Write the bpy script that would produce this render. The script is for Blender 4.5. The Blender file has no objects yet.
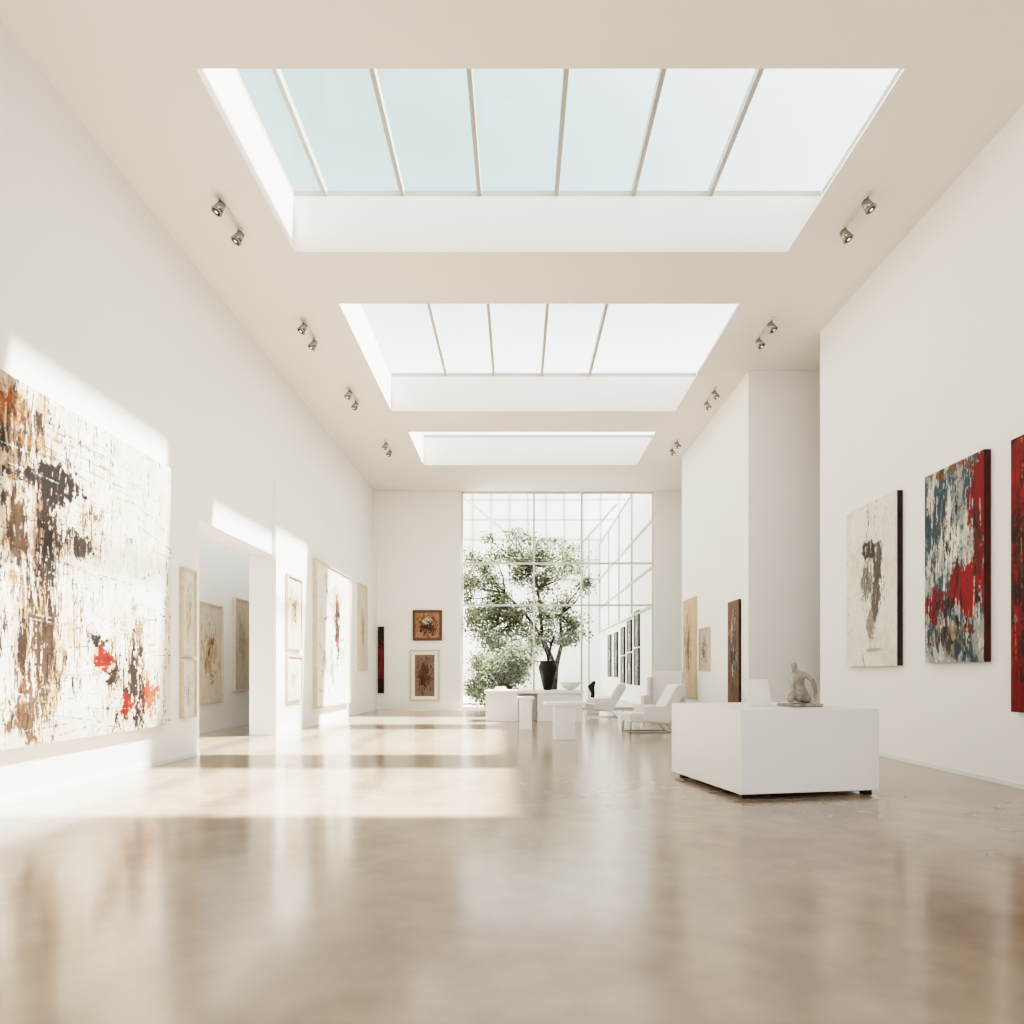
import bpy, bmesh, math, random
import numpy as np
from mathutils import Vector, Matrix
random.seed(7)
rng = np.random.default_rng(11)
S = bpy.context.scene
COL = S.collection

# ------------------------------------------------------------ materials
def lin(c):
    return tuple(((v/12.92) if v <= 0.04045 else ((v+0.055)/1.055)**2.4) for v in c)

def mat(name, srgb, rough=0.6, metal=0.0, var=0.03, scale=3.0, bump=0.0, bscale=40.0, spec=0.5):
    m = bpy.data.materials.new(name); m.use_nodes = True
    nt = m.node_tree; b = nt.nodes['Principled BSDF']
    tc = nt.nodes.new('ShaderNodeTexCoord')
    n = nt.nodes.new('ShaderNodeTexNoise'); n.inputs['Scale'].default_value = scale; n.inputs['Detail'].default_value = 5
    nt.links.new(tc.outputs['Object'], n.inputs['Vector'])
    r = nt.nodes.new('ShaderNodeValToRGB')
    c = lin(srgb)
    r.color_ramp.elements[0].position = 0.3; r.color_ramp.elements[1].position = 0.7
    r.color_ramp.elements[0].color = (*[max(0, v*(1-var)) for v in c], 1)
    r.color_ramp.elements[1].color = (*[min(1, v*(1+var)) for v in c], 1)
    nt.links.new(n.outputs['Fac'], r.inputs['Fac']); nt.links.new(r.outputs['Color'], b.inputs['Base Color'])
    b.inputs['Roughness'].default_value = rough; b.inputs['Metallic'].default_value = metal
    b.inputs['Specular IOR Level'].default_value = spec
    if bump:
        n2 = nt.nodes.new('ShaderNodeTexNoise'); n2.inputs['Scale'].default_value = bscale; n2.inputs['Detail'].default_value = 4
        nt.links.new(tc.outputs['Object'], n2.inputs['Vector'])
        bp = nt.nodes.new('ShaderNodeBump'); bp.inputs['Strength'].default_value = bump; bp.inputs['Distance'].default_value = 0.01
        nt.links.new(n2.outputs['Fac'], bp.inputs['Height']); nt.links.new(bp.outputs['Normal'], b.inputs['Normal'])
    return m

M_wall = mat('plaster_white', (.94,.932,.918), .75, var=.012, scale=.6, bump=.05, bscale=60, spec=.3)
M_ceil = mat('ceiling_plaster', (.905,.885,.865), .85, var=.012, scale=.5, spec=.2)
M_white = mat('white_lacquer', (.89,.888,.88), .35, var=.01)
M_fabric = mat('white_upholstery', (.86,.85,.835), .85, var=.03, scale=20, bump=.3, bscale=200)
M_mull = mat('skylight_mullion_paint', (.66,.65,.63), .5)
M_frame = mat('window_frame_paint', (.80,.80,.79), .45)
M_dark = mat('dark_metal', (.10,.09,.085), .4, metal=.3)
M_chrome = mat('brushed_chrome', (.62,.60,.58), .2, metal=1.0)
M_black = mat('black_bronze', (.07,.06,.055), .35, metal=.4, var=.3, scale=8)
M_marble = mat('grey_marble', (.56,.54,.51), .5, var=.6, scale=9, bump=.8, bscale=25)
M_edge_d = mat('canvas_edge_dark', (.13,.085,.07), .7)
M_edge_r = mat('canvas_edge_red', (.24,.06,.05), .7, var=.4)
M_edge_l = mat('canvas_edge_linen', (.80,.74,.66), .8)
M_wood = mat('pale_wood_frame', (.80,.73,.65), .5, var=.12, scale=14)
M_bwood = mat('brown_wood_frame', (.33,.20,.13), .5, var=.2, scale=14)
M_mat = mat('passepartout_card', (.92,.90,.86), .9)
M_bark = mat('bark', (.22,.17,.14), .9, var=.4, scale=12, bump=.6, bscale=30)
M_pave = mat('courtyard_paving', (.86,.84,.80), .8, var=.06, scale=2)
M_lamp = bpy.data.materials.new('lamp_lens'); M_lamp.use_nodes = True
_b = M_lamp.node_tree.nodes['Principled BSDF']; _b.inputs['Emission Color'].default_value = (1,.85,.65,1); _b.inputs['Emission Strength'].default_value = 1.5

def leafmat():
    m = bpy.data.materials.new('leaf_green'); m.use_nodes = True; nt = m.node_tree; b = nt.nodes['Principled BSDF']
    tc = nt.nodes.new('ShaderNodeTexCoord'); n = nt.nodes.new('ShaderNodeTexNoise'); n.inputs['Scale'].default_value = 2.2; n.inputs['Detail'].default_value = 6
    nt.links.new(tc.outputs['Object'], n.inputs['Vector'])
    r = nt.nodes.new('ShaderNodeValToRGB'); e = r.color_ramp.elements
    e[0].position=.35; e[0].color=(*lin((.18,.20,.12)),1); e[1].position=.72; e[1].color=(*lin((.54,.56,.42)),1)
    nt.links.new(n.outputs['Fac'], r.inputs['Fac']); nt.links.new(r.outputs['Color'], b.inputs['Base Color'])
    b.inputs['Roughness'].default_value=.6
    return m
M_leaf = leafmat()

def glassmat(name, tint, refl):
    m = bpy.data.materials.new(name); m.use_nodes = True; nt = m.node_tree; nt.nodes.clear()
    o = nt.nodes.new('ShaderNodeOutputMaterial'); mx = nt.nodes.new('ShaderNodeMixShader')
    t = nt.nodes.new('ShaderNodeBsdfTransparent'); t.inputs['Color'].default_value = (*tint,1)
    g = nt.nodes.new('ShaderNodeBsdfGlossy'); g.inputs['Roughness'].default_value = .02
    mx.inputs['Fac'].default_value = refl
    nt.links.new(t.outputs[0], mx.inputs[1]); nt.links.new(g.outputs[0], mx.inputs[2]); nt.links.new(mx.outputs[0], o.inputs['Surface'])
    return m
M_glass = glassmat('clear_glazing', (.97,.985,.985), .015)
M_skyglass = glassmat('skylight_glazing', (.97,.98,.98), .02)

def floormat():
    m = bpy.data.materials.new('polished_concrete'); m.use_nodes = True; nt = m.node_tree; b = nt.nodes['Principled BSDF']
    tc = nt.nodes.new('ShaderNodeTexCoord'); mp = nt.nodes.new('ShaderNodeMapping'); mp.inputs['Location'].default_value=(3.13,7.41,2.37)
    nt.links.new(tc.outputs['Object'], mp.inputs['Vector'])
    n = nt.nodes.new('ShaderNodeTexNoise'); n.inputs['Scale'].default_value = .6; n.inputs['Detail'].default_value = 4; n.inputs['Roughness'].default_value=.55
    n2 = nt.nodes.new('ShaderNodeTexNoise'); n2.inputs['Scale'].default_value = 3.2; n2.inputs['Detail'].default_value = 3; n2.inputs['Roughness'].default_value=.5
    nt.links.new(mp.outputs[0], n.inputs['Vector']); nt.links.new(mp.outputs[0], n2.inputs['Vector'])
    mx = nt.nodes.new('ShaderNodeMix'); mx.inputs[0].default_value=.4
    nt.links.new(n.outputs['Fac'], mx.inputs[2]); nt.links.new(n2.outputs['Fac'], mx.inputs[3])
    r = nt.nodes.new('ShaderNodeValToRGB'); e = r.color_ramp.elements; r.color_ramp.interpolation='EASE'
    e[0].position=.25; e[0].color=(*lin((.51,.445,.385)),1); e[1].position=.75; e[1].color=(*lin((.65,.585,.52)),1)
    nt.links.new(mx.outputs[0], r.inputs['Fac']); nt.links.new(r.outputs['Color'], b.inputs['Base Color'])
    b.inputs['Roughness'].default_value=.165
    b.inputs['IOR'].default_value = 1.85
    return m
M_floor = floormat()

# ------------------------------------------------------------ mesh helpers
def new_obj(name, bm, mats, parent=None, smooth=False, bevel=0.0):
    me = bpy.data.meshes.new(name); bm.normal_update(); bm.to_mesh(me); bm.free()
    o = bpy.data.objects.new(name, me); COL.objects.link(o)
    for m in (mats if isinstance(mats,(list,tuple)) else [mats]): me.materials.append(m)
    if smooth:
        for p in me.polygons: p.use_smooth = True
    if bevel:
        bv = o.modifiers.new('bevel','BEVEL'); bv.width = bevel; bv.segments = 3; bv.limit_method='ANGLE'
    if parent: o.parent = parent
    return o

def box(bm, x0,x1,y0,y1,z0,z1, mi=0, mtx=None):
    vs = [bm.verts.new((x,y,z)) for x in (x0,x1) for y in (y0,y1) for z in (z0,z1)]
    if mtx is not None:
        for v in vs: v.co = mtx @ v.co
    for f in ((0,1,3,2),(4,6,7,5),(0,4,5,1),(2,3,7,6),(0,2,6,4),(1,5,7,3)):
        fc = bm.faces.new([vs[i] for i in f]); fc.material_index = mi

def beam(bm, p0, p1, w, d=None, mi=0):
    p0=Vector(p0); p1=Vector(p1); d = d or w
    z=(p1-p0); L=z.length; q=z.to_track_quat('Z','Y').to_matrix().to_4x4()
    M = Matrix.Translation(p0) @ q
    box(bm,-w/2,w/2,-d/2,d/2,0,L,mi,M)

def boxes(name, lst, m, parent=None, bevel=0.0):
    bm = bmesh.new()
    for b in lst: box(bm,*b)
    return new_obj(name,bm,m,parent,bevel=bevel)

def cyl(bm, p0, p1, r0, r1=None, seg=20, mi=0, caps=True):
    r1 = r0 if r1 is None else r1
    p0=Vector(p0); p1=Vector(p1); q=(p1-p0).to_track_quat('Z','Y')
    a=[];b=[]
    for i in range(seg):
        t=2*math.pi*i/seg; v=Vector((math.cos(t),math.sin(t),0))
        a.append(bm.verts.new(p0+q@(v*r0))); b.append(bm.verts.new(p1+q@(v*r1)))
    for i in range(seg):
        j=(i+1)%seg; f=bm.faces.new((a[i],a[j],b[j],b[i])); f.material_index=mi; f.smooth=True
    if caps:
        f=bm.faces.new(a[::-1]); f.material_index=mi; f=bm.faces.new(b); f.material_index=mi

def empty(name, loc=(0,0,0), rotz=0):
    e = bpy.data.objects.new(name,None); COL.objects.link(e); e.location=loc; e.rotation_euler[2]=rotz; e.empty_display_size=.2
    return e

def prism(bm, prof, y0, y1, mi=0):
    a=[bm.verts.new((x,y0,z)) for x,z in prof]; b=[bm.verts.new((x,y1,z)) for x,z in prof]
    n=len(prof)
    bm.faces.new(a).material_index=mi; bm.faces.new(b[::-1]).material_index=mi
    for i in range(n):
        j=(i+1)%n; bm.faces.new((a[j],a[i],b[i],b[j])).material_index=mi

# ------------------------------------------------------------ room shell
H=8.2; HT=9.1
XL=-5.4; XR=6.05; YB=26.3; YN=-3.0
boxes('floor', [(-9,10,YN,YB+.35,-.15,0)], M_floor)
boxes('wall_left', [(XL-.5,XL,YN,11.85,0,H),(XL-.5,XL,11.85,15.37,3.98,H),(XL-.5,XL,15.37,YB,0,H),
                    (XL,XL+.09,15.37,YB,0,5.6)], M_wall)
boxes('wall_side_room', [(-7.5,-7.2,8,YB,0,5.2),(-7.2,XL-.5,24.5,24.8,0,5.2)], M_wall)
boxes('wall_right', [(XR,XR+.35,YN,14.02,0,H)], M_wall)
boxes('rear_light_blocker', [(XL-.5,XR+.35,YN-.3,YN,4.6,HT),(XL-.5,-4.4,YN-.3,YN,0,4.6),(5.0,XR+.35,YN-.3,YN,0,4.6)], M_wall)  # unseen wall added behind the camera to cut the light on the foreground
boxes('wall_right_pier', [(5.2,9.5,15.8,22.2,0,H)], M_wall)
boxes('wall_right_passage', [(9.5,9.8,13.0,YB,0,H),(XR+.35,9.5,12.7,13.0,0,H)], M_wall)
WX0,WX1=-2.14,5.12
boxes('wall_back', [(-5.9,WX0,YB,YB+.3,0,H),(WX1,9.8,YB,YB+.3,0,H)], M_wall)
# ceiling with three skylight wells; outward splay of the sun-side (right) reveal is added to widen the floor sun patch
SP=.55
sk=[(-3.63,4.36,7.89,11.33),(-3.3,4.1,12.93,18.24),(-3.1,3.9,19.83,23.0)]
bm=bmesh.new(); y=YN; CX0,CX1=-5.9,9.8
for (a,b,c,d) in sk:
    box(bm,CX0,CX1,y,c,H,HT); box(bm,CX0,a,c,d,H,HT); prism(bm,[(b,H),(CX1,H),(CX1,HT),(b+SP,HT)],c,d); y=d
box(bm,CX0,CX1,y,YB+.3,H,HT)
new_obj('ceiling',bm,M_ceil)
for si,(a,b,c,d) in enumerate(sk):
    e=empty('skylight',((a+b)/2,(c+d)/2,HT))
    lst=[]
    for k in {0:range(6),1:range(1,5),2:[]}[si]:
        x=-3.12+1.247*k
        lst.append((x-.033,x+.033,c,d,HT+.003,HT+.13))
    b+=SP
    lst += [(a-.1,a-.01,c,d,HT+.003,HT+.1),(b+.01,b+.1,c,d,HT+.003,HT+.1),(a,b,c-.1,c-.01,HT+.003,HT+.1),(a,b,d+.01,d+.1,HT+.003,HT+.1)]
    o=boxes('mullions',lst,M_mull,e); o.location=-Vector(e.location)
    bm=bmesh.new(); vs=[bm.verts.new(p) for p in ((a,c,HT+.1),(b,c,HT+.1),(b,d,HT+.1),(a,d,HT+.1))]; bm.faces.new(vs)
    o=new_obj('glass_panes',bm,M_skyglass,e); o.location=-Vector(e.location)
boxes('baseboard_left',[(XL,XL+.012,YN,11.85,0,.06)],M_white)
boxes('baseboard_right',[(XR-.012,XR,YN,14.02,0,.06)],M_white)
# back window
we=empty('window_1',((WX0+WX1)/2,YB+.15,0))
fl=[]; t=.035; yy0,yy1=YB+.08,YB+.2
for x in (WX0+t,.6,2.4,WX1-t): fl.append((x-t,x+t,yy0,yy1,0,H))
for z in (t,3.92,5.5,H-t): fl.append((WX0,WX1,yy0+.01,yy1-.01,z-t,z+t))
o=boxes('frame',fl,M_frame,we); o.location=-Vector(we.location)
bm=bmesh.new(); bm.faces.new([bm.verts.new(p) for p in ((WX0,YB+.14,0),(WX1,YB+.14,0),(WX1,YB+.14,H),(WX0,YB+.14,H))])
o=new_obj('glass',bm,M_glass,we); o.location=-Vector(we.location)

# ------------------------------------------------------------ courtyard
boxes('ground',[(-14,16,YB+.3,60,-.2,-.02)],M_pave)
bm=bmesh.new()
box(bm,5.15,5.5,YB+.3,44,0,9.5)
for z in (3.9,5.4,7.2,9.4): box(bm,5.08,5.15,YB+.3,44,z-.05,z+.05,1)
for y in (31.5,35.5,39.5,43.8): box(bm,5.08,5.15,y-.05,y+.05,4.0,9.4,1)
new_obj('courtyard_wall_right',bm,[M_wall,M_mull])
bm=bmesh.new(); box(bm,-9,8,44,44.4,0,13.5)
for i in range(15): box(bm,-8.6+i*1.15-.03,-8.6+i*1.15+.03,43.9,44,7,13.5,1)
for i in range(6): box(bm,-9,8,43.9,44,7.2+i*1.25-.03,7.2+i*1.25+.03,1)
new_obj('facade_across_courtyard',bm,[M_wall,M_mull])
bm=bmesh.new()
for (p,q) in (((-3.5,34,10.6),(1.05,36.5,7.3)),((2.6,36.5,7.3),(4.9,34.5,9.7)),((-3.5,34,10.6),(-3.5,34,0)),((3.7,36.5,8.5),(3.7,36.5,0)),((1.05,36.5,7.3),(2.6,36.5,7.3))):
    beam(bm,p,q,.08)
new_obj('pergola_frame',bm,M_mull)

# tree
def tree(name, base, crowns, nleaf, leafsize, seed, trunk):
    r=random.Random(seed); e=empty(name,base)
    bm=bmesh.new()
    for (p,q,a,b) in trunk: cyl(bm,p,q,a,b,10)
    tips=[Vector(t[1]) for t in trunk if t[3]<.1]
    for (c,rad) in crowns:
        c=Vector(c); s=min(tips,key=lambda t:(t-c).length); mid=(s+c)/2+Vector((r.uniform(-.2,.2),r.uniform(-.2,.2),-.1))
        cyl(bm,s,mid,.05,.03,7); cyl(bm,mid,c,.03,.012,6)
    new_obj('trunk',bm,M_bark,e)
    bm=bmesh.new()
    tot=sum(c[1][0]*c[1][2] for c in crowns)
    for (c,rad) in crowns:
        n=int(nleaf*rad[0]*rad[2]/tot)
        for i in range(n):
            d=Vector((r.gauss(0,1),r.gauss(0,1),r.gauss(0,1))).normalized()*(r.random()**.45)*r.choice((1,1,1.3,1.5,1.9))
            p=Vector(c)+Vector((d.x*rad[0],d.y*rad[1],d.z*rad[2]))
            s=leafsize*r.uniform(.6,1.3)
            u=Vector((r.gauss(0,1),r.gauss(0,1),r.gauss(0,1))).normalized(); w=u.orthogonal().normalized()
            vs=[bm.verts.new(p+u*s*a+w*s*b) for a,b in ((-1,0),(-.3,-.42),(.5,-.3),(1,0),(.5,.3),(-.3,.42))]
            bm.faces.new(vs)
    new_obj('foliage',bm,M_leaf,e)
    return e
cr=[]; r=random.Random(3)
for i in range(84):
    a=r.uniform(0,2*math.pi); k=r.random()**.45
    cr.append(((-1.1+math.cos(a)*k*2.95, r.uniform(-.9,.9), 5.1+math.sin(a)*k*2.95),(r.uniform(.3,.65),r.uniform(.3,.55),r.uniform(.2,.45))))
tree('courtyard_tree',(1.4,31.5,-.02),cr,17000,.08,5,
     [((.15,0,0),(.3,0,1.6),.17,.13),((.3,0,1.6),(.55,.1,2.6),.12,.08),((.3,0,1.6),(-.3,0,3.0),.11,.08),((-.3,0,3.0),(-1.2,.1,4.2),.08,.05),((.55,.1,2.6),(.5,0,4.0),.07,.05),((-.3,0,3.0),(-.5,0,5.2),.08,.05),((-1.2,.1,4.2),(-2.0,.1,5.0),.05,.03),((-.5,0,5.2),(-.8,0,6.2),.05,.03)])
cr=[((r.uniform(-1.3,1.3),r.uniform(-.4,.4),r.uniform(.3,2.4)),(r.uniform(.3,.5),.4,r.uniform(.3,.45))) for i in range(24)]
tree('courtyard_shrub',(-.65,28.1,-.02),cr,9000,.07,9,[((0,0,0),(0,0,.7),.06,.04)])

# ------------------------------------------------------------ painting engine
def vn(h,w,cy,cx):
    g=rng.random((int(cy)+2,int(cx)+2)); ys=np.linspace(0,cy,h,endpoint=False); xs=np.linspace(0,cx,w,endpoint=False)
    y0=ys.astype(int); x0=xs.astype(int); fy=ys-y0; fx=xs-x0; fy=(fy*fy*(3-2*fy))[:,None]; fx=(fx*fx*(3-2*fx))[None,:]
    a=g[y0][:,x0]; b=g[y0][:,x0+1]; c=g[y0+1][:,x0]; d=g[y0+1][:,x0+1]
    return (a*(1-fx)+b*fx)*(1-fy)+(c*(1-fx)+d*fx)*fy
def fbm(h,w,cy,cx,o=4,gain=.55):
    s=0;t=0;k=1
    for i in range(o):
        s=s+vn(h,w,min(cy*2**i,h),min(cx*2**i,w))*k; t+=k; k*=gain
    s=s/t
    return .5+(s-s.mean())/(s.std()+1e-6)*.13
def sm(a,lo,hi):
    t=np.clip((a-lo)/(hi-lo),0,1); return t*t*(3-2*t)
class Cv:
    def __init__(s,w,h,base):
        s.w,s.h=w,h; s.im=np.ones((h,w,3))*np.array(base)
        s.V,s.U=np.mgrid[0:h,0:w]; s.U=(s.U+.5)/w; s.V=(s.V+.5)/h
    def over(s,m,c):
        m=np.clip(m,0,1)[...,None]; s.im=s.im*(1-m)+np.array(c)*m
    def g(s,u,v,su,sv):
        return np.exp(-((s.U-u)/su)**2-((s.V-v)/sv)**2)
    def n(s,cv,cu,o=4,gain=.55): return fbm(s.h,s.w,cv,cu,o,gain)
    def line(s,u0,v0,u1,v1,wd,c,al=1,asp=1.,tex=None):
        ua,ub=sorted((u0,u1)); va,vb=sorted((v0,v1)); p=wd*1.2
        x0=max(0,int((ua-p)*s.w)); x1=min(s.w,int((ub+p)*s.w)+2); y0=max(0,int((va-p)*s.h)); y1=min(s.h,int((vb+p)*s.h)+2)
        if x1<=x0 or y1<=y0: return
        U=s.U[y0:y1,x0:x1]; V=s.V[y0:y1,x0:x1]
        dx,dy=(u1-u0)*asp,v1-v0; L=dx*dx+dy*dy+1e-9
        t=np.clip(((U-u0)*asp*dx+(V-v0)*dy)/L,0,1)
        d=np.hypot((U-u0)*asp-t*dx,(V-v0)-t*dy)
        m=al*(1-sm(d,wd*.4,wd))
        if tex is not None: m=m*tex[y0:y1,x0:x1]
        m=m[...,None]; s.im[y0:y1,x0:x1]=s.im[y0:y1,x0:x1]*(1-m)+np.array(c)*m
    def streaks(s,dens,c,cv=5,cu=60,th=.55,soft=.08,al=1,gain=.65):
        n=s.n(cv,cu,5,gain)+ (dens-.5)*.5
        s.over(al*sm(n,th,th+soft),c)
    def patch(s,u,v,su,sv,c,th=.6,al=1,cv=14,cu=14,amp=1.6):
        s.over(al*sm(s.g(u,v,su,sv)+(s.n(cv,cu,5,.9)-.5)*amp,th,th+.22),c)

def paint_big():
    c=Cv(560,540,(.85,.815,.76)); r=random.Random(2)
    c.over(sm(c.n(5,8,5,.8),.42,.62)*.8,(.92,.90,.865))
    c.over(sm(c.n(4,14,5,.8),.54,.74)*.55,(.78,.70,.61))
    d=np.clip(c.g(.42,.45,.12,.6)+.85*c.g(.05,.5,.22,.6)+.7*c.g(.82,.16,.15,.26)+.55*c.g(.62,.24,.13,.26)+.5*c.g(.65,.7,.22,.18)+.7*c.g(.28,.90,.16,.12)+.10,0,1)
    c.streaks(d,(.80,.70,.58),7,30,.62,.18,.75)
    c.streaks(d,(.68,.51,.39),9,44,.70,.16,.65)
    c.streaks(d,(.44,.31,.23),12,60,.76,.14,.8)
    c.streaks(c.g(.5,.5,.6,.6),(.92,.90,.87),12,50,.72,.16,.75)
    c.streaks(d,(.14,.105,.09),12,70,.79,.12,.92)
    c.streaks(d*.8,(.62,.38,.23),26,40,.79,.10,.65)
    c.streaks(c.g(.5,.86,.6,.12),(.42,.29,.21),110,12,.77,.10,.65)
    c.streaks(c.g(.30,.85,.2,.16),(.66,.38,.20),50,18,.75,.10,.7)
    c.patch(.49,.76,.12,.07,(.08,.065,.06),.48,.97,12,14,1.6)
    c.patch(.465,.60,.035,.24,(.10,.08,.07),.52,.95,10,30,1.7)
    c.patch(.36,.74,.08,.03,(.11,.085,.07),.56,.95,18,16)
    c.patch(.37,.58,.05,.18,(.22,.15,.11),.68,.85,10,30,1.9)
    c.patch(.56,.60,.08,.07,(.15,.12,.10),.70,.88,16,24)
    c.patch(.64,.72,.07,.08,(.24,.19,.16),.84,.8,16,30)
    c.patch(.44,.30,.06,.22,(.22,.16,.13),.60,.88,8,36,1.9)
    c.patch(.40,.12,.09,.12,(.32,.22,.17),.64,.88,8,36,1.9)
    c.patch(.34,.92,.06,.06,(.60,.29,.15),.64,.85,24,24)
    c.patch(.30,.55,.04,.3,(.62,.42,.29),.86,.7,10,30,1.9)
    c.patch(.665,.245,.055,.045,(.54,.09,.07),.56,.94,20,20)
    c.patch(.655,.31,.06,.03,(.09,.07,.07),.56,.93,24,24)
    c.patch(.70,.20,.05,.05,(.08,.06,.06),.60,.93,24,24)
    c.patch(.79,.14,.07,.19,(.12,.085,.075),.54,.93,12,30,1.9)
    c.patch(.82,.36,.06,.14,(.45,.30,.21),.75,.78,14,44,1.9)
    c.patch(.88,.13,.06,.10,(.60,.20,.12),.70,.85,18,44,1.9)
    c.patch(.76,.07,.05,.07,(.55,.10,.07),.70,.9,24,30,1.9)
    tex=sm(c.n(60,90,3,.8),.40,.60)
    for i in range(600):
        u=r.random() if r.random()<.55 else r.gauss(.45,.14); v=r.random(); L=r.uniform(.03,.20); k=r.random()
        col=(.12,.09,.08) if k<.42 else ((.42,.30,.22) if k<.57 else ((.68,.50,.37) if k<.62 else (.93,.92,.89)))
        if r.random()<.72: c.line(u,v,u+r.uniform(-.012,.012),v+L,r.uniform(.0015,.005),col,.78,1.35,tex)
        else: c.line(u,v,u+L,v+r.uniform(-.05,.03),r.uniform(.0015,.0035),col,.6,1.35,tex)
    return c
def paint_figure():
    c=Cv(170,280,(.88,.865,.83))
    c.over(sm(c.n(6,5,5,.8),.45,.7)*.6,(.80,.78,.74))
    c.streaks(c.g(.52,.55,.24,.30),(.68,.65,.60),9,10,.60,.2,.85)
    c.streaks(c.g(.3,.5,.14,.2),(.75,.67,.52),8,12,.66,.15,.65)
    c.patch(.48,.71,.15,.07,(.16,.14,.12),.40,.93,6,4,1.1)
    c.patch(.64,.62,.10,.15,(.28,.25,.22),.44,.9,6,5,1.2)
    c.patch(.43,.53,.13,.12,(.42,.39,.35),.50,.85,6,6,1.3)
    c.patch(.60,.42,.10,.16,(.32,.29,.26),.44,.88,6,6,1.3)
    c.patch(.50,.26,.08,.14,(.50,.46,.42),.50,.8,8,8,1.4)
    tex=sm(c.n(40,30,3,.8),.38,.6); r=random.Random(5)
    for i in range(70):
        u=r.gauss(.52,.10); v=r.gauss(.5,.16); L=r.uniform(.05,.2)
        c.line(u,v,u+r.uniform(-.05,.05),v+L,r.uniform(.003,.008),(.24,.22,.20) if r.random()<.6 else (.90,.89,.87),.7,.6,tex)
    c.over(sm(c.g(.55,.10,.35,.015)+(c.n(20,10)-.5),.6,.8)*.6,(.5,.48,.45))
    return c
def paint_red_teal():
    c=Cv(220,360,(.56,.57,.55)); r=random.Random(8)
    c.over(sm(c.n(6,5,5,.8),.42,.6),(.20,.28,.32)); c.over(sm(c.n(5,7,5,.8),.5,.66)*.9,(.78,.77,.72))
    c.streaks(c.g(.25,.75,.4,.35),(.15,.23,.27),7,10,.62,.14,.88)
    c.streaks(c.g(.45,.6,.3,.4),(.86,.85,.81),5,14,.66,.10,.9)
    c.patch(.98,.80,.26,.24,(.46,.05,.04),.42,.96,5,5,1.4)
    c.patch(.75,.36,.36,.14,(.50,.045,.035),.42,.96,5,5,1.6)
    c.patch(.10,.30,.22,.11,(.40,.045,.035),.50,.92,6,6,1.7)
    c.patch(.9,.55,.14,.2,(.32,.04,.035),.58,.9,7,8,1.8)
    c.streaks(c.g(.5,.10,.6,.14),(.17,.20,.24),8,14,.60,.12,.88)
    c.streaks(c.g(.5,.14,.5,.16),(.58,.48,.36),8,16,.72,.1,.85)
    c.streaks(c.g(.5,.97,.6,.04),(.40,.25,.17),20,12,.6,.1,.8)
    c.streaks(c.g(.6,.45,.6,.5),(.07,.05,.055),10,14,.76,.08,.92)
    tex=sm(c.n(50,40,3,.8),.38,.6)
    for i in range(110):
        u,v=r.random(),r.random(); L=r.uniform(.04,.22); k=r.random()
        c.line(u,v,u+r.uniform(-.02,.02),v+L,r.uniform(.003,.008),(.88,.87,.84) if k<.38 else ((.10,.09,.10) if k<.75 else (.48,.06,.05)),.8,.5,tex)
    return c
def paint_red():
    c=Cv(260,300,(.40,.04,.03)); r=random.Random(4)
    c.over(sm(c.n(8,9,5,.8),.48,.64),(.16,.03,.03)); c.over(sm(c.n(7,12,5,.8),.54,.7),(.52,.07,.04))
    c.streaks(c.g(.2,.85,.5,.2),(.60,.50,.32),8,20,.74,.1,.85)
    c.streaks(c.g(.2,.4,.5,.4),(.09,.06,.06),9,20,.68,.1,.85)
    c.streaks(c.g(.3,.5,.5,.5),(.55,.55,.50),9,24,.84,.08,.85)
    tex=sm(c.n(50,60,3,.8),.38,.6)
    for i in range(160):
        u,v=r.random(),r.random(); k=r.random()
        c.line(u,v,u+r.uniform(-.01,.01),v+r.uniform(.04,.25),r.uniform(.003,.007),(.64,.52,.36) if k<.25 else ((.09,.05,.05) if k<.65 else (.54,.07,.05)),.8,.8,tex)
    return c
def paint_gen(w,h,base,inks,seed,cu=12,cv=9):
    r=random.Random(seed); c=Cv(w,h,base)
    c.over(sm(c.n(4,4,4,.8),.45,.7)*.5,tuple(min(1,v*1.06) for v in base))
    for (col,u,v,su,sv,th) in inks:
        c.streaks(c.g(u,v,su,sv),col,r.uniform(.7,1.3)*cv,r.uniform(.7,1.3)*cu,th-.03,.14,.9,.8)
    ii=[k[0] for k in inks]
    for i in range(16):
        u=r.gauss(.5,.17); v=r.gauss(.45,.2); c.line(u,v,u+r.uniform(-.15,.15),v+r.uniform(-.05,.2),.012,r.choice(ii),.5,w/h)
    return c

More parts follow.
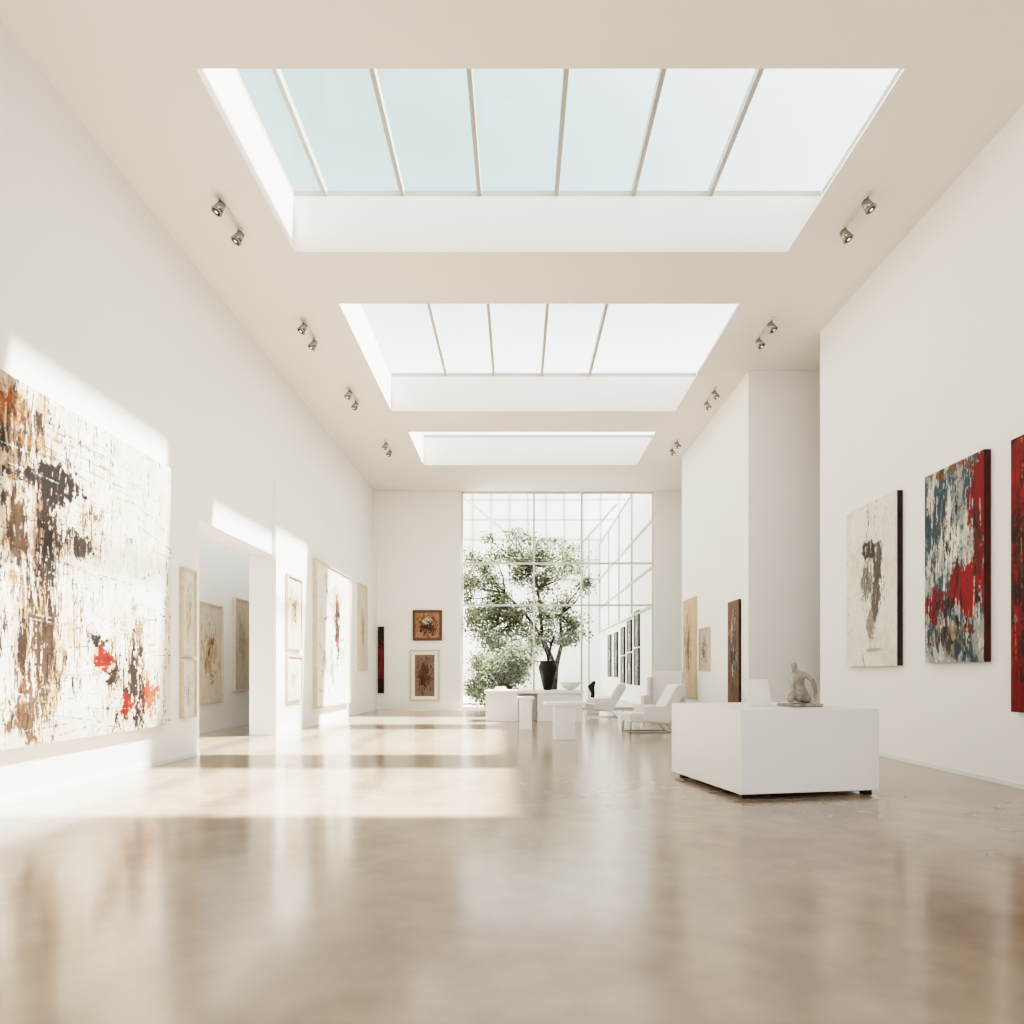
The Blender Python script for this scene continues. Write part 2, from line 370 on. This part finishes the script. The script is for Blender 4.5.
def canvasmat(name):
    m=bpy.data.materials.new(name); m.use_nodes=True; nt=m.node_tree; b=nt.nodes['Principled BSDF']
    a=nt.nodes.new('ShaderNodeVertexColor'); a.layer_name='paint'
    tc=nt.nodes.new('ShaderNodeTexCoord'); n=nt.nodes.new('ShaderNodeTexNoise'); n.inputs['Scale'].default_value=14; n.inputs['Detail'].default_value=8
    mp=nt.nodes.new('ShaderNodeMapping'); mp.inputs['Scale'].default_value=(3,1,.7)
    nt.links.new(tc.outputs['Object'],mp.inputs['Vector']); nt.links.new(mp.outputs[0],n.inputs['Vector'])
    mr=nt.nodes.new('ShaderNodeMapRange'); mr.inputs[1].default_value=.3; mr.inputs[2].default_value=.7; mr.inputs[3].default_value=.84; mr.inputs[4].default_value=1.06
    nt.links.new(n.outputs['Fac'],mr.inputs[0])
    vm=nt.nodes.new('ShaderNodeVectorMath'); vm.operation='SCALE'
    nt.links.new(a.outputs['Color'],vm.inputs[0]); nt.links.new(mr.outputs[0],vm.inputs['Scale'])
    nt.links.new(vm.outputs[0],b.inputs['Base Color']); b.inputs['Roughness'].default_value=.6
    b.inputs['Specular IOR Level'].default_value=.25
    bp=nt.nodes.new('ShaderNodeBump'); bp.inputs['Strength'].default_value=.3; bp.inputs['Distance'].default_value=.01
    nt.links.new(n.outputs['Fac'],bp.inputs['Height']); nt.links.new(bp.outputs['Normal'],b.inputs['Normal'])
    return m
M_canvas=canvasmat('oil_paint')

def painting(name,cv,W,Ht,loc,rotz,depth=.06,edge=None,frame=None,fw=.06,matw=0.0,tilt=0):
    """loc = centre of the back (on the wall); front faces local -Y"""
    e=empty(name,loc,rotz)
    edge=edge or M_edge_l
    bm=bmesh.new(); box(bm,-W/2,W/2,-depth,-.003,-Ht/2,Ht/2)
    new_obj('stretcher',bm,edge,e)
    iw,ih=W,Ht
    if frame:
        bm=bmesh.new(); d0,d1=-depth-.03,-.002
        box(bm,-W/2-fw,-W/2,d0,d1,-Ht/2-fw,Ht/2+fw); box(bm,W/2,W/2+fw,d0,d1,-Ht/2-fw,Ht/2+fw)
        box(bm,-W/2,W/2,d0,d1,Ht/2,Ht/2+fw); box(bm,-W/2,W/2,d0,d1,-Ht/2-fw,-Ht/2)
        new_obj('frame',bm,frame,e)
    if matw:
        bm=bmesh.new(); y0,y1=-depth-.006,-depth-.001
        box(bm,-W/2,-W/2+matw,y0,y1,-Ht/2,Ht/2); box(bm,W/2-matw,W/2,y0,y1,-Ht/2,Ht/2)
        box(bm,-W/2+matw,W/2-matw,y0,y1,Ht/2-matw,Ht/2); box(bm,-W/2+matw,W/2-matw,y0,y1,-Ht/2,-Ht/2+matw)
        new_obj('mat_board',bm,M_mat,e); iw-=2*matw; ih-=2*matw
    w,h=cv.w,cv.h
    xs=(np.arange(w)/(w-1)-.5)*iw; zs=(np.arange(h)/(h-1)-.5)*ih
    co=np.zeros((h,w,3)); co[...,0]=xs[None,:]; co[...,2]=zs[:,None]; co[...,1]=-depth-.003
    idx=np.arange(w*h).reshape(h,w)
    q=np.stack([idx[:-1,:-1],idx[:-1,1:],idx[1:,1:],idx[1:,:-1]],-1).reshape(-1,4)
    me=bpy.data.meshes.new('canvas'); me.vertices.add(w*h); me.vertices.foreach_set('co',co.ravel())
    nf=len(q); me.loops.add(nf*4); me.loops.foreach_set('vertex_index',q.ravel().astype(np.int32))
    me.polygons.add(nf); me.polygons.foreach_set('loop_start',(np.arange(nf)*4).astype(np.int32))
    try: me.polygons.foreach_set('loop_total',np.full(nf,4,dtype=np.int32))
    except Exception: pass
    me.update(calc_edges=True)
    im=np.clip(cv.im,0,1); l=np.where(im<=.04045,im/12.92,((im+.055)/1.055)**2.4)
    ca=me.color_attributes.new('paint','FLOAT_COLOR','POINT')
    ca.data.foreach_set('color',np.concatenate([l,np.ones((h,w,1))],-1).ravel().astype(np.float32))
    me.materials.append(M_canvas)
    o=bpy.data.objects.new('canvas',me); COL.objects.link(o); o.parent=e
    return e

R90=math.pi/2
def left(name,cv,y0,y1,z0,z1,x=XL,**k): return painting(name,cv,y1-y0,z1-z0,(x,(y0+y1)/2,(z0+z1)/2),R90,**k)
def right(name,cv,y0,y1,z0,z1,x=XR,**k): return painting(name,cv,y1-y0,z1-z0,(x,(y0+y1)/2,(z0+z1)/2),-R90,**k)
BR=(.36,.22,.15); BK=(.12,.10,.09); OC=(.72,.60,.46); RD=(.58,.16,.12); GY=(.55,.52,.48); CRM=(.88,.85,.80)
XP=XL+.09
left('large_abstract_painting',paint_big(),5.5,10.68,.60,4.50,depth=.10)
left('framed_print',paint_gen(50,120,(.82,.79,.74),[(GY,.5,.6,.3,.3,.64),(OC,.5,.4,.3,.3,.66)],1),11.2,11.62,1.68,3.05,depth=.03,frame=M_wood,fw=.03)
left('framed_print',paint_gen(50,90,(.84,.82,.78),[(GY,.5,.5,.3,.3,.66)],2),11.2,11.62,.68,1.58,depth=.03,frame=M_wood,fw=.03)
left('framed_print',paint_gen(70,100,(.82,.77,.71),[(OC,.5,.6,.4,.4,.60),(BR,.5,.5,.3,.3,.68)],3),16.0,17.0,1.98,3.6,x=XP,depth=.04,frame=M_wood,fw=.05)
left('framed_print',paint_gen(70,70,(.85,.82,.77),[(OC,.5,.4,.4,.4,.66),(GY,.5,.5,.3,.3,.66)],4),16.0,17.0,.78,1.75,x=XP,depth=.04,frame=M_wood,fw=.05)
left('abstract_painting',paint_gen(120,150,(.90,.88,.84),[(OC,.5,.8,.4,.15,.62),(BR,.55,.7,.14,.14,.58),(BK,.6,.55,.12,.24,.58),(GY,.4,.3,.3,.2,.62),(RD,.6,.45,.1,.1,.70)],5),18.15,21.7,.5,4.3,x=XP,depth=.08,frame=M_wood,fw=.05)
left('framed_print',paint_gen(50,100,(.83,.79,.74),[(GY,.5,.5,.3,.3,.62),(OC,.5,.4,.3,.3,.66)],6),23.2,24.3,1.5,4.3,x=XP,depth=.05,frame=M_wood,fw=.05)
# side room
left('side_room_painting',paint_gen(50,90,(.80,.76,.70),[(OC,.5,.5,.4,.4,.60),(BR,.5,.6,.3,.3,.70)],7),15.7,16.9,.7,2.95,x=-7.2,depth=.04,frame=M_wood,fw=.04)
left('side_room_painting',paint_gen(50,90,(.76,.70,.63),[(OC,.5,.5,.4,.4,.56),(GY,.5,.6,.3,.3,.62)],8),17.7,18.65,.95,3.25,x=-7.2,depth=.04,frame=M_wood,fw=.04)
# back wall
painting('dark_painting',paint_gen(20,90,(.10,.08,.08),[(RD,.5,.5,.6,.5,.66)],9),.22,2.5,(-5.14,YB,1.85),0,depth=.08,edge=M_edge_d)
painting('framed_painting',paint_gen(80,80,(.62,.47,.35),[(BR,.5,.5,.5,.5,.50),(BK,.5,.4,.4,.3,.60),(CRM,.5,.7,.3,.2,.64)],10),.9,.95,(-3.4,YB,3.15),0,depth=.04,frame=M_bwood,fw=.1)
painting('framed_painting',paint_gen(80,120,(.48,.41,.35),[(BK,.5,.5,.3,.3,.48),(BR,.5,.5,.4,.4,.56)],11),.98,1.8,(-3.5,YB,1.27),0,depth=.04,frame=M_wood,fw=.07,matw=.12)
# right wall
right('pale_figure_painting',paint_figure(),11.0,12.70,1.5,4.26,depth=.09,edge=M_edge_d)
right('red_teal_painting',paint_red_teal(),8.95,10.25,1.53,4.25,depth=.09,edge=M_edge_r)
right('red_painting',paint_red(),5.9,8.46,.92,4.20,depth=.09,edge=M_edge_d)
# pier
right('brown_painting',paint_gen(50,110,(.42,.29,.22),[(BK,.5,.5,.4,.4,.54),(OC,.5,.7,.3,.2,.62),(CRM,.5,.3,.2,.2,.7)],12),16.3,17.15,.65,3.1,x=5.2,depth=.06,edge=M_edge_d)
right('framed_print',paint_gen(50,60,(.72,.66,.60),[(BR,.5,.5,.4,.4,.62)],13),18.95,19.9,1.45,2.6,x=5.2,depth=.03,frame=M_wood,fw=.04)
right('tall_painting',paint_gen(60,110,(.76,.65,.55),[(OC,.5,.5,.5,.5,.58),(BR,.4,.5,.3,.4,.66)],14),20.3,21.8,.6,3.6,x=5.2,depth=.06)
k=0
for (y0,y1,z0,z1) in ((29.6,30.6,2.55,3.95),(29.6,30.6,.9,2.35),(31.6,32.6,2.4,3.7),(31.6,32.6,.9,2.2),(33.6,34.6,2.3,3.5),(33.6,34.6,.9,2.1),(36,37,1.2,3.4),(38.5,39.6,1.2,3.4)):
    cvv=paint_gen(24,30,(.50,.48,.46),[(BK,.5,.5,.4,.4,.5),(CRM,.5,.5,.3,.3,.6)],20+k); k+=1
    right('courtyard_picture',cvv,y0,y1,z0,z1,x=5.15,depth=.05,frame=M_dark,fw=.07)

# ------------------------------------------------------------ reception desk / plinth
dk=empty('display_plinth',(2.435,7.66,0),math.radians(11))
bm=bmesh.new(); box(bm,0,1.72,0,1.86,.055,.98); new_obj('body',bm,M_white,dk,bevel=.006)
bm=bmesh.new(); box(bm,.1,1.62,.1,1.68,.03,.056)
for (x,y) in ((.05,.06),(1.58,.06),(.05,1.62),(1.58,1.62)): box(bm,x,x+.09,y,y+.09,0,.056)
new_obj('feet',bm,M_dark,dk)

fo=empty('folio_stand',(2.98,8.62,.982),math.radians(11))
bm=bmesh.new()
box(bm,-.16,.16,0,.014,.006,.34,0,Matrix.Rotation(math.radians(-16),4,'X'))
beam(bm,(0,.10,.30),(0,.22,.008),.02,.02)
box(bm,-.16,.16,-.06,.0,0,.015)
new_obj('board',bm,M_white,fo)

def skin_obj(name,verts,edges,radii,m,parent,sub=2):
    me=bpy.data.meshes.new(name); me.from_pydata(verts,edges,[]); o=bpy.data.objects.new(name,me); COL.objects.link(o)
    o.modifiers.new('skin','SKIN'); sv=me.skin_vertices[0].data
    for i,rr in enumerate(radii):
        sv[i].radius=(rr,rr) if not isinstance(rr,tuple) else rr
    sv[0].use_root=True
    s=o.modifiers.new('sub','SUBSURF'); s.levels=sub; s.render_levels=sub
    o.modifiers['skin'].use_smooth_shade=True
    me.materials.append(m); o.parent=parent
    return o
# marble figure kneeling on a rough base, head bowed to the left, one arm braced
sc=empty('marble_figure_sculpture',(3.42,8.5,.981),math.radians(8))
V=[(.02,0,.12),(.0,0,.22),(-.025,0,.31),(-.04,0,.38),(-.065,-.005,.44),(-.09,-.02,.49),(-.10,-.03,.535),
   (-.06,-.07,.12),(-.15,-.09,.17),(-.15,-.05,.05),
   (.10,.06,.10),(.18,.08,.06),
   (.05,-.03,.39),(.13,-.06,.32),(.16,-.08,.20),(.15,-.11,.08),
   (-.11,-.03,.36),(-.15,-.08,.27),(-.12,-.12,.19)]
E=[(0,1),(1,2),(2,3),(3,4),(4,5),(5,6),(0,7),(7,8),(8,9),(0,10),(10,11),(3,12),(12,13),(13,14),(14,15),(3,16),(16,17),(17,18)]
Rr=[.10,.07,.075,.06,.028,.045,.035,.065,.05,.04,.065,.05,.035,.028,.025,.024,.032,.026,.022]
skin_obj('figure',V,E,Rr,M_marble,sc)
bm=bmesh.new(); box(bm,-.20,.20,-.18,.18,0,.04)
new_obj('base',bm,M_marble,sc,bevel=.01)

# ------------------------------------------------------------ mid-ground furniture
def ped(name,loc,w,d,h,lw,rot=0,top=.07):
    e=empty(name,loc,rot)
    bm=bmesh.new(); box(bm,-w/2,w/2,-d/2,d/2,h-top,h); new_obj('top',bm,M_white,e,bevel=.006)
    bm=bmesh.new(); box(bm,-lw/2,lw/2,-d*.38,d*.38,0,h-top); new_obj('leg',bm,M_white,e,bevel=.005)
    return e
ped('pedestal_table',(.96,14.6,0),.84,.5,.78,.42,math.radians(4))
ped('pedestal_table',(.18,17.1,0),.42,.5,.80,.32,0,.06)
ce=empty('white_counter',(.45,20.2,0))
bm=bmesh.new(); box(bm,-1.4,1.4,-.55,.55,.80,.88); box(bm,-1.36,-.45,-.5,.5,0,.8); box(bm,.1,1.36,-.5,.5,.0,.8); box(bm,-.45,.1,.2,.5,0,.8)
new_obj('carcass',bm,M_white,ce,bevel=.006)
be=empty('stacked_books',(-.5,20.1,.88),.2)
bm=bmesh.new()
for i,(w,d,h) in enumerate(((.34,.26,.035),(.31,.24,.03),(.27,.2,.04))):
    a=.0+sum((.035,.03,.04)[:i]); box(bm,-w/2,w/2,-d/2,d/2,a,a+h-.003)
new_obj('books',bm,M_mat,be,bevel=.003)

def lathe(name,prof,m,parent,seg=32):
    bm=bmesh.new(); rings=[]
    for (rr,z) in prof: rings.append([bm.verts.new((rr*math.cos(2*math.pi*i/seg),rr*math.sin(2*math.pi*i/seg),z)) for i in range(seg)])
    for a,b in zip(rings,rings[1:]):
        for i in range(seg): bm.faces.new((a[i],a[(i+1)%seg],b[(i+1)%seg],b[i]))
    bm.faces.new(rings[0][::-1]); bm.faces.new(rings[-1])
    return new_obj(name,bm,m,parent,smooth=True)
ve=empty('dark_vase_with_branches',(.86,20.2,.88))
lathe('vase',[(.10,0),(.13,.03),(.17,.2),(.22,.42),(.27,.62),(.26,.72),(.22,.78),(.24,.84),(.21,.84),(.15,.72)],M_black,ve)
skin_obj('branches',[(0,0,.6),(.02,0,.95),(.1,.03,1.3),(.2,.05,1.6),(-.12,0,1.25),(-.2,.02,1.5),(.0,0,1.45)],[(0,1),(1,2),(2,3),(1,4),(4,5),(2,6)],[.05,.04,.03,.016,.026,.014,.016],M_black,ve,1)
bo=empty('curved_white_bowl',(1.5,20.1,.88))
lathe('bowl',[(.08,0),(.10,.02),(.22,.10),(.32,.22),(.31,.225),(.20,.12),(.05,.04)],M_white,bo)

def lounge(name,loc,rot,sc_=1.0):
    e=empty(name,loc,rot); e.scale=(sc_,)*3
    bm=bmesh.new(); prism(bm,[(0,.26),(.0,.44),(.08,.47),(.80,.40),(.86,.20),(.60,.22)],-.36,.36); new_obj('seat',bm,M_fabric,e,bevel=.02)
    bm=bmesh.new(); prism(bm,[(.68,.34),(.86,.20),(1.34,.96),(1.30,1.12),(1.12,1.10)],-.36,.36); new_obj('back',bm,M_fabric,e,bevel=.02)
    bm=bmesh.new()
    for y in (-.42,.37): prism(bm,[(.30,.30),(.34,.62),(.95,.62),(1.08,.56),(.90,.22)],y,y+.05)
    new_obj('arms',bm,M_white,e,bevel=.008)
    bm=bmesh.new()
    for y in (-.34,.34):
        beam(bm,(.05,y,.28),(.02,y,.0),.025); beam(bm,(.02,y,.0125),(1.05,y,.0125),.025); beam(bm,(1.05,y,0),(.82,y,.26),.025)
    beam(bm,(.02,-.34,.0125),(.02,.34,.0125),.025); beam(bm,(1.05,-.34,.0125),(1.05,.34,.0125),.025)
    new_obj('sled_legs',bm,M_chrome,e)
    return e
lounge('lounge_chair',(2.5,16.3,0),math.radians(6))
lounge('lounge_chair',(2.05,21.7,0),math.radians(-4),.95)
def club(name,loc,rot):
    e=empty(name,loc,rot)
    bm=bmesh.new(); box(bm,-.42,.42,-.4,.35,.12,.46); new_obj('seat',bm,M_fabric,e,bevel=.03)
    bm=bmesh.new(); box(bm,-.46,.46,.30,.46,.12,1.42); new_obj('back',bm,M_fabric,e,bevel=.03)
    bm=bmesh.new(); box(bm,-.52,-.40,-.42,.46,.12,.74); box(bm,.40,.52,-.42,.46,.12,.74); box(bm,-.52,-.42,.1,.46,.7,1.25); box(bm,.42,.52,.1,.46,.7,1.25); new_obj('arms',bm,M_fabric,e,bevel=.03)
    bm=bmesh.new()
    for x in (-.44,.44):
        for y in (-.36,.4): cyl(bm,(x,y,0),(x,y,.13),.02,.025,10)
    new_obj('legs',bm,M_chrome,e)
club('armchair',(4.1,19.8,0),math.radians(-30))
bs=empty('black_abstract_sculpture',(2.5,23.6,0))
bm=bmesh.new(); box(bm,-.2,.2,-.2,.2,0,.5); new_obj('plinth',bm,M_white,bs,bevel=.005)
skin_obj('bronze',[(0,0,.52),(.03,0,.68),(-.03,.02,.84),(.02,.02,.99),(.10,.0,1.10),(-.12,.02,.95)],[(0,1),(1,2),(2,3),(3,4),(2,5)],[.08,.07,.10,.08,.06,.05],M_black,bs,2)
ped('low_bench',(-.2,24.0,0),1.9,.5,.42,1.5)

# ------------------------------------------------------------ ceiling track spots
def spots(x,y,tgt):
    e=empty('ceiling_spotlight',(x,y,H))
    bm=bmesh.new(); box(bm,-.03,.03,-.42,.42,-.035,0); new_obj('track',bm,M_frame,e)
    for s in (-.34,.34):
        c=Vector((0,s,-.16)); d=Vector((tgt,-.25,-1)).normalized()
        bm=bmesh.new(); cyl(bm,(0,s,0),(0,s,-.10),.012,.012,8); cyl(bm,c-d*.08,c+d*.07,.055,.075,24); cyl(bm,c+d*.07,c+d*.085,.082,.082,24)
        new_obj('lamp_head',bm,M_chrome,e)
        bm=bmesh.new(); cyl(bm,c+d*.086,c+d*.088,.06,.06,20); new_obj('lens',bm,M_dark,e)
        bm=bmesh.new(); cyl(bm,c+d*.0885,c+d*.09,.022,.022,14); new_obj('bulb',bm,M_lamp,e)
for (x,y) in ((-4.27,10.35),(-4.15,13.85),(-4.05,17.1),(-3.9,20.9)): spots(x,y,-.5)
for (x,y) in ((4.98,10.3),(4.88,13.8),(4.72,17.1),(4.66,20.8)): spots(x,y,.5)

# ------------------------------------------------------------ light
sdir=Vector((-.545,-.13,-1.0)).normalized()
sd=bpy.data.lights.new('sun','SUN'); sd.energy=21.0; sd.angle=math.radians(2.2); sd.color=(1,.95,.875)
so=bpy.data.objects.new('sun',sd); COL.objects.link(so); so.rotation_euler=sdir.to_track_quat('-Z','Y').to_euler(); so.location=(8,10,20)

w=bpy.data.worlds.new('sky'); S.world=w; w.use_nodes=True; nt=w.node_tree; bg=nt.nodes['Background']
tc=nt.nodes.new('ShaderNodeTexCoord'); sx=nt.nodes.new('ShaderNodeSeparateXYZ'); nt.links.new(tc.outputs['Generated'],sx.inputs[0])
def mr(inp,a,b,c,d):
    n=nt.nodes.new('ShaderNodeMapRange'); n.interpolation_type='SMOOTHSTEP'
    for i,v in zip((1,2,3,4),(a,b,c,d)): n.inputs[i].default_value=v
    nt.links.new(inp,n.inputs[0]); return n.outputs[0]
dt=nt.nodes.new('ShaderNodeVectorMath'); dt.operation='DOT_PRODUCT'; nt.links.new(tc.outputs['Generated'],dt.inputs[0]); dt.inputs[1].default_value=-Vector((-.57,-.06,-1.0)).normalized()
a=mr(sx.outputs['Z'],.62,.12,0,2.4); b=mr(dt.outputs['Value'],.50,1.0,0,1.6)
ad=nt.nodes.new('ShaderNodeMath'); ad.operation='ADD'; nt.links.new(a,ad.inputs[0]); nt.links.new(b,ad.inputs[1])
ad2=nt.nodes.new('ShaderNodeMath'); ad2.operation='ADD'; nt.links.new(ad.outputs[0],ad2.inputs[0]); ad2.inputs[1].default_value=1.1
f=mr(ad.outputs[0],0,1.2,0,1)
mx=nt.nodes.new('ShaderNodeMix'); mx.data_type='RGBA'; nt.links.new(f,mx.inputs[0]); mx.inputs[6].default_value=(.68,.89,.92,1); mx.inputs[7].default_value=(1,.98,.95,1)
nt.links.new(mx.outputs[2],bg.inputs['Color']); nt.links.new(ad2.outputs[0],bg.inputs['Strength'])

cd=bpy.data.cameras.new('camera'); cam=bpy.data.objects.new('camera',cd); COL.objects.link(cam)
cam.location=(0,0,1.4); cam.rotation_euler=(math.radians(90),0,0)
cd.sensor_width=36; cd.lens=36*700/1024; cd.shift_y=160/1024; cd.shift_x=-6/1024; cd.clip_end=200
S.camera=cam
S.view_settings.view_transform='Filmic'; S.view_settings.look='High Contrast'; S.view_settings.exposure=.38
